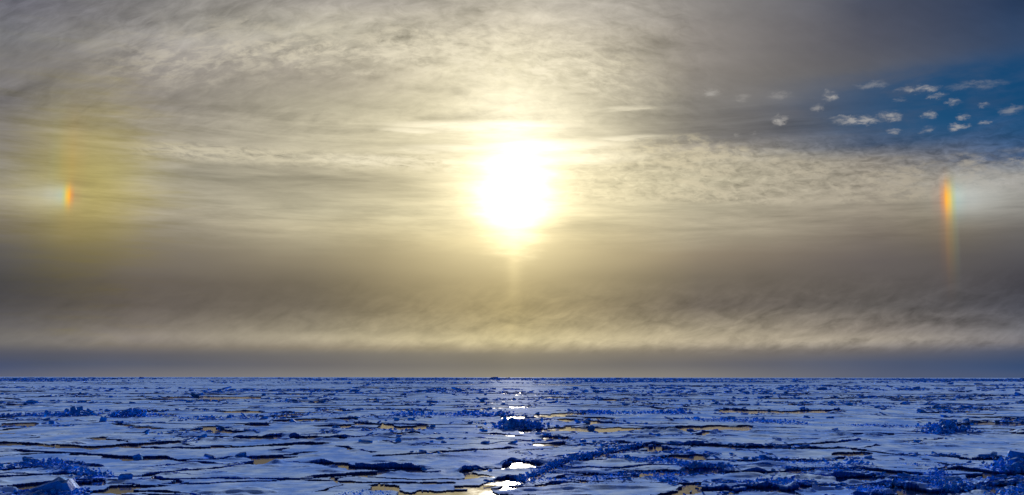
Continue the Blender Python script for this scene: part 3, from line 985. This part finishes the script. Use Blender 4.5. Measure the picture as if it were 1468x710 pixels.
def floe_label(cx, cy, w, h, lab):
    if lab < 1000 and lab not in plate_used:
        plate_used.add(lab)
        return PLATES[lab][1], None
    size = 'large' if w * h > 2500 else ('small' if w * h < 350 else 'middling')
    form = 'long' if w > 16 * h else ('blunt' if w < 7 * h else 'flat')
    if 0 < cx < 1468:
        cand = []
        for ax, ay, lb in ridge_anchor:
            ex, ey = (cx - ax) / 4.0, cy - ay
            rel = ('right of' if ex > 0 else 'left of') if abs(ex) > abs(ey) else ('in front of' if ey > 0 else 'behind')
            cand.append((math.hypot(ex, ey), rel, lb))
        cand.sort()
        for dist, rel, lb in cand[:5]:
            if dist > (95 if cy > 584 else 60):
                break
            key = (form, size, rel, lb)
            if key not in used:
                used.add(key)
                return ' '.join(f'{form} {size} snow covered floe {rel} the {lb}'.split()), None
        for dist, rel, lb in cand[:2]:
            for rel2, lb2 in [c[1:] for c in cand[1:4] if c[2] != lb]:
                s = f'{size} floe {rel} the {lb} and {rel2} the {lb2}'
                if s not in used and 4 <= len(s.split()) <= 16 and dist < 60:
                    used.add(s)
                    return s, None
    side = 'left' if cx < 490 else ('right' if cx > 980 else 'middle')
    rng_ = 'near the bottom edge' if cy > 650 else ('in the middle distance' if cy > 584 else 'far out towards the horizon')
    return f'one of the {size} snowy floes packed together at {side} {rng_}', f'{size} floes packed at {side} {rng_}'


for n, i, rr, cc in things:
    lab = int(near['L'][rr[0], cc[0]])
    D0 = near['Dc'][rr].mean()
    fb = 0.07 + 0.12 * ((lab * 37 + 11) % 97) / 97.0
    me, org = build_floe('ice_floe', near, (rr, cc), comp, zn, fb)
    w = near['PX'][rr, cc].max() - near['PX'][rr, cc].min()
    h = near['PY'][rr, cc].max() - near['PY'][rr, cc].min()
    lb, grp = floe_label(near['PX'][rr, cc].mean(), near['PY'][rr, cc].mean(), w, h, lab)
    link('ice_floe', me, lb, 'ice floe', grp or 'ice floes of the pack', loc=org)

# crumbs of ice in the cracks: too many and too small to count
if rest:
    bid = np.full(comp.shape, -1, dtype=np.int64)
    rr = np.concatenate([p[2] for p in rest])
    cc = np.concatenate([p[3] for p in rest])
    bid[rr, cc] = 1
    me, org = build_floe('brash_ice', near, (rr, cc), bid, zn, 0.08)
    link('brash_ice', me, 'small crumbs of broken ice drifting in the cracks', kind='stuff', loc=org)

# the pack beyond, as far as it can be told from the horizon
far = raster(450.0, 7000.0, 0.0065, 0.58, 2.0 / F, lambda d: 30 + 0.09 * d, lambda d: 11 + 0.032 * d, 0.10,
             lambda d: 1.2 + 0.008 * d, None, LEADS, 90)
zf = prepare(far, 0.5, 300)
fid = np.where(far['valid'], 1, -1)
rr, cc = np.nonzero(far['valid'])
me, org = build_floe('pack_ice', far, (rr, cc), fid, zf, 0.28)
link('pack_ice', me, 'endless pack of snow covered floes fading to the horizon', kind='stuff', loc=org)
# beyond that one unbroken sheet
co, loops, starts = [], [], []
angs = np.linspace(-0.62, 0.62, 80)
rad = [6990.0, 9000.0, 14000.0, 25000.0, 60000.0, 118000.0]
for r in rad:
    for a in angs:
        co.append((a * r, r, 0.3))
for i in range(len(rad) - 1):
    for k in range(len(angs) - 1):
        starts.append(len(loops))
        b = i * len(angs) + k
        loops += [b, b + 1, b + len(angs) + 1, b + len(angs)]
link('ice_horizon', mesh_from('ice_horizon', co, loops, starts, [m_snow]), 'unbroken line of sea ice on the horizon', kind='structure')


# ------------------------------------------------------------------ blocks
def block_shape(seed, slab):
    """an irregular broken slab: jagged outline, uneven faces, chipped upper rim"""
    r = random.Random(seed)
    n = r.randint(5, 8)
    t = r.uniform(0.22, 0.4) if slab else r.uniform(0.5, 0.85)
    ang = sorted((k + r.uniform(-0.33, 0.33)) / n * 2 * math.pi for k in range(n))
    rad_ = [r.uniform(0.34, 0.55) for _ in range(n)]
    ring = []
    for z, f in ((-0.5 * t, r.uniform(0.86, 1.0)), (0.28 * t, 1.0), (0.5 * t, r.uniform(0.74, 0.9))):
        ring.append([(rad_[k] * f * math.cos(ang[k]) + r.uniform(-.04, .04), rad_[k] * f * math.sin(ang[k]) * 0.85 + r.uniform(-.04, .04), z + r.uniform(-.07, .07)) for k in range(n)])
    vs = [p for q in ring for p in q]
    fs = []
    for j in range(2):
        for k in range(n):
            q = (k + 1) % n
            a, b, c_, d = j * n + k, j * n + q, (j + 1) * n + q, (j + 1) * n + k
            fs += [(a, b, c_), (a, c_, d)]
    vs.append((r.uniform(-.06, .06), r.uniform(-.06, .06), 0.5 * t + r.uniform(-.02, .1)))
    for k in range(n):
        fs.append((2 * n + k, 2 * n + (k + 1) % n, len(vs) - 1))
    fs.append(tuple(reversed(range(n))))
    return np.array(vs), fs


SHAPES = [block_shape(100 + k, k % 3 == 0) for k in range(18)]
BLOCKS = []
for vs, fs in SHAPES:
    lp, st = [], []
    for f in fs:
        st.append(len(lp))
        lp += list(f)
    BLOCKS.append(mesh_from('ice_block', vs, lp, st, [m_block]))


def rot(a, b, c):
    return np.array(Matrix.Rotation(c, 3, 'Z') @ Matrix.Rotation(a, 3, 'X') @ Matrix.Rotation(b, 3, 'Y'))


def many_blocks(name, items, tilt=0.45):
    """items of (x, y, z, sx, sy, sz) -> one mesh of real chunks"""
    V, Lp, St, off, lo = [], [], [], 0, 0
    for (x, y, z, sx, sy, sz) in items:
        vs, fs = SHAPES[random.randrange(len(SHAPES))]
        m = rot(random.gauss(0, tilt), random.gauss(0, tilt), random.uniform(0, 6.28) if tilt > 0.3 else random.gauss(0, .5))
        V.append((vs * (sx, sy, sz)) @ m.T + (x, y, z))
        for f in fs:
            St.append(lo)
            Lp.extend(i + off for i in f)
            lo += len(f)
        off += len(vs)
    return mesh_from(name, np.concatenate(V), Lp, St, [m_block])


def along(pts, t):
    seg = [math.hypot((b[0] - a[0]), (b[1] - a[1]) * 4) for a, b in zip(pts[:-1], pts[1:])]
    d = t * sum(seg)
    for (a, b), s in zip(zip(pts[:-1], pts[1:]), seg):
        if d <= s or s == seg[-1]:
            k = min(1.0, d / s)
            if d <= s:
                return a[0] + (b[0] - a[0]) * k, a[1] + (b[1] - a[1]) * k
        d -= s
    return pts[-1]


for pts, hpx, halfd, n, lb in RIDGES:
    mid = pts[len(pts) // 2]
    cx_, cy_ = on_ice(*mid, z=0.2)
    root = link('pressure_ridge', None, lb, 'ice ridge', 'pressure ridges of piled ice blocks', loc=(cx_, cy_, 0.1))
    root.empty_display_size = 1.0
    rub = []
    n = int(n * 1.45)
    for k in range(n):
        t = (k + random.random()) / n
        u, w = along(pts, t)
        gx, gy = on_ice(u, w, 0.2)
        H = hpx * gy / F * (0.55 + 0.75 * vnoise(np.array([t * 5.0 + mid[0]]), np.array([mid[1] * 1.0]), 6)[0])
        off_ = random.gauss(0, 0.5) * halfd
        q = max(0.25, 1 - (off_ / (halfd * 1.4)) ** 2)
        sz = H * random.uniform(0.32, 0.72) * (0.7 + 0.3 * q)
        gx += random.gauss(0, 0.25) * H
        b = link('ice_block', BLOCKS[random.randrange(len(BLOCKS))], parent=root)
        sx = sz * random.uniform(1.0, 2.0)
        b.location = (gx - cx_, gy + off_ - cy_, 0.05 + H * q * random.uniform(0.08, 0.72))
        b.scale = (sx, sz * random.uniform(0.9, 1.5), sz * random.uniform(0.8, 1.2))
        b.rotation_euler = (random.gauss(0, .5), random.gauss(0, .45), random.uniform(0, 6.28))
        for j in range(9):
            s = H * random.uniform(0.10, 0.36)
            rub.append((gx + random.gauss(0, 0.8) * H - cx_, gy + random.gauss(0, 0.8) * halfd - cy_, 0.08 + random.random() ** 1.5 * 0.6 * H * q, s * 1.3, s, s * 0.9))
    link('ice_rubble', many_blocks('ice_rubble', rub), kind='stuff', parent=root)

def leaning_slab():
    """one big smooth plate shoved up on edge: a long rise to a peak, then a broken drop"""
    prof = [(-.50, .02), (-.30, .20), (-.08, .42), (.14, .78), (.27, 1.0), (.36, .80), (.42, .86), (.50, .40), (.53, .0)]
    vs, fs = [], []
    r = random.Random(3)
    for k, (y, f) in enumerate(((-.5, .80), (-.15, 1.0), (.2, .92), (.5, .55))):
        vs += [(x + r.uniform(-.02, .02), y + r.uniform(-.05, .05), z * f + r.uniform(-.03, .03)) for x, z in prof]
    n = len(prof)
    for j in range(3):
        for k in range(n - 1):
            p, q = j * n + k, (j + 1) * n + k
            fs += [(p, q, q + 1), (p, q + 1, p + 1)]
    fs += [tuple(range(n)), tuple(reversed(range(3 * n, 4 * n)))]
    lp, st = [], []
    for f in fs:
        st.append(len(lp))
        lp += list(f)
    me = mesh_from('ice_block', vs, lp, st, [m_block])
    bm = bmesh.new()
    bm.from_mesh(me)
    bmesh.ops.recalc_face_normals(bm, faces=bm.faces)
    bm.to_mesh(me)
    bm.free()
    return me


for (u, w), wpx, hp, lb in LONE:
    gx, gy = on_ice(u, w, 0.2)
    k = gy / F
    W, H = wpx * k, hp * k
    r = random.Random(u * 7 + w)
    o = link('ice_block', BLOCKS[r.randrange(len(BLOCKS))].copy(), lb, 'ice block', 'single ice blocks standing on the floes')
    o.location = (gx, gy, 0.1 + H * 0.36)
    o.scale = (W * 1.05, max(W * 0.6, H * 0.8), H * 1.5)
    o.rotation_euler = (r.gauss(0, .15), r.gauss(0, .18), r.uniform(-0.5, 0.5))
    if lb.startswith('huge'):
        o.data = leaning_slab()
        o.location = (gx, gy, 0.05)
        o.scale = (W * 1.15, W * 0.55, H * 1.05)
        o.rotation_euler = (0, 0, 0.12)

# loose chunks along the broken edges of the near floes
pr = near['prox']
edge = near['valid'] & (pr > 0.06)
mask = np.clip((fbm(near['X'] / 18, near['D'] / 12, 3, 61) - 0.46) * 7, 0, 1) * np.clip((fbm(near['X'] / 5, near['D'] / 5, 2, 67) - 0.3) * 3, 0, 1)
wgt = (edge * mask * pr).ravel()
pick = rng.choice(wgt.size, size=6500, p=wgt / wgt.sum())
items = []
for p in pick:
    r_, c_ = p // near['C'], p % near['C']
    D, X = near['D'][r_, c_], near['X'][r_, c_]
    s = (0.07 + 0.0012 * D) * math.exp(random.gauss(0, .45))
    items.append((X + random.gauss(0, .3), D + random.gauss(0, .4), 0.10 + 0.2 * s, s * random.uniform(1.2, 3.0), s * 1.3, s * random.uniform(.5, .9)))
link('ice_rubble', many_blocks('ice_rubble', items, 0.25), 'loose blue chunks of ice strewn along the broken floe edges', kind='stuff')

# far ridges: long broken rows of upturned blocks
edge = far['valid'] & (far['prox'] > 0.04)
mask = np.clip((fbm(far['X'] / (60 + far['D'] * .12), far['D'] / (40 + far['D'] * .06), 3, 161) - 0.44) * 7, 0, 1)
wgt = (edge * mask * (far['prox'] + 0.1) * np.where(far['D'] > 1500, 2.2, 1.0)).ravel()
pick = rng.choice(wgt.size, size=15000, p=wgt / wgt.sum())
items = []
for p in pick:
    r_, c_ = p // far['C'], p % far['C']
    D, X = far['D'][r_, c_], far['X'][r_, c_]
    s = min(0.40 + 0.00055 * D, 2.4) * math.exp(random.gauss(0, .4))
    items.append((X + random.gauss(0, 1), D + random.gauss(0, 2), 0.28 + 0.3 * s, s * random.uniform(1.5, 4.5), s, s * random.uniform(.5, .9)))
link('ice_rubble', many_blocks('ice_rubble', items, 0.13), 'distant blue ridges of upturned ice too small to count', kind='stuff')
print('floes', len(things), 'crumbs', len(rest), 'tris', sum(len(o.data.loop_triangles) if o.type == 'MESH' else 0 for o in SC.objects))
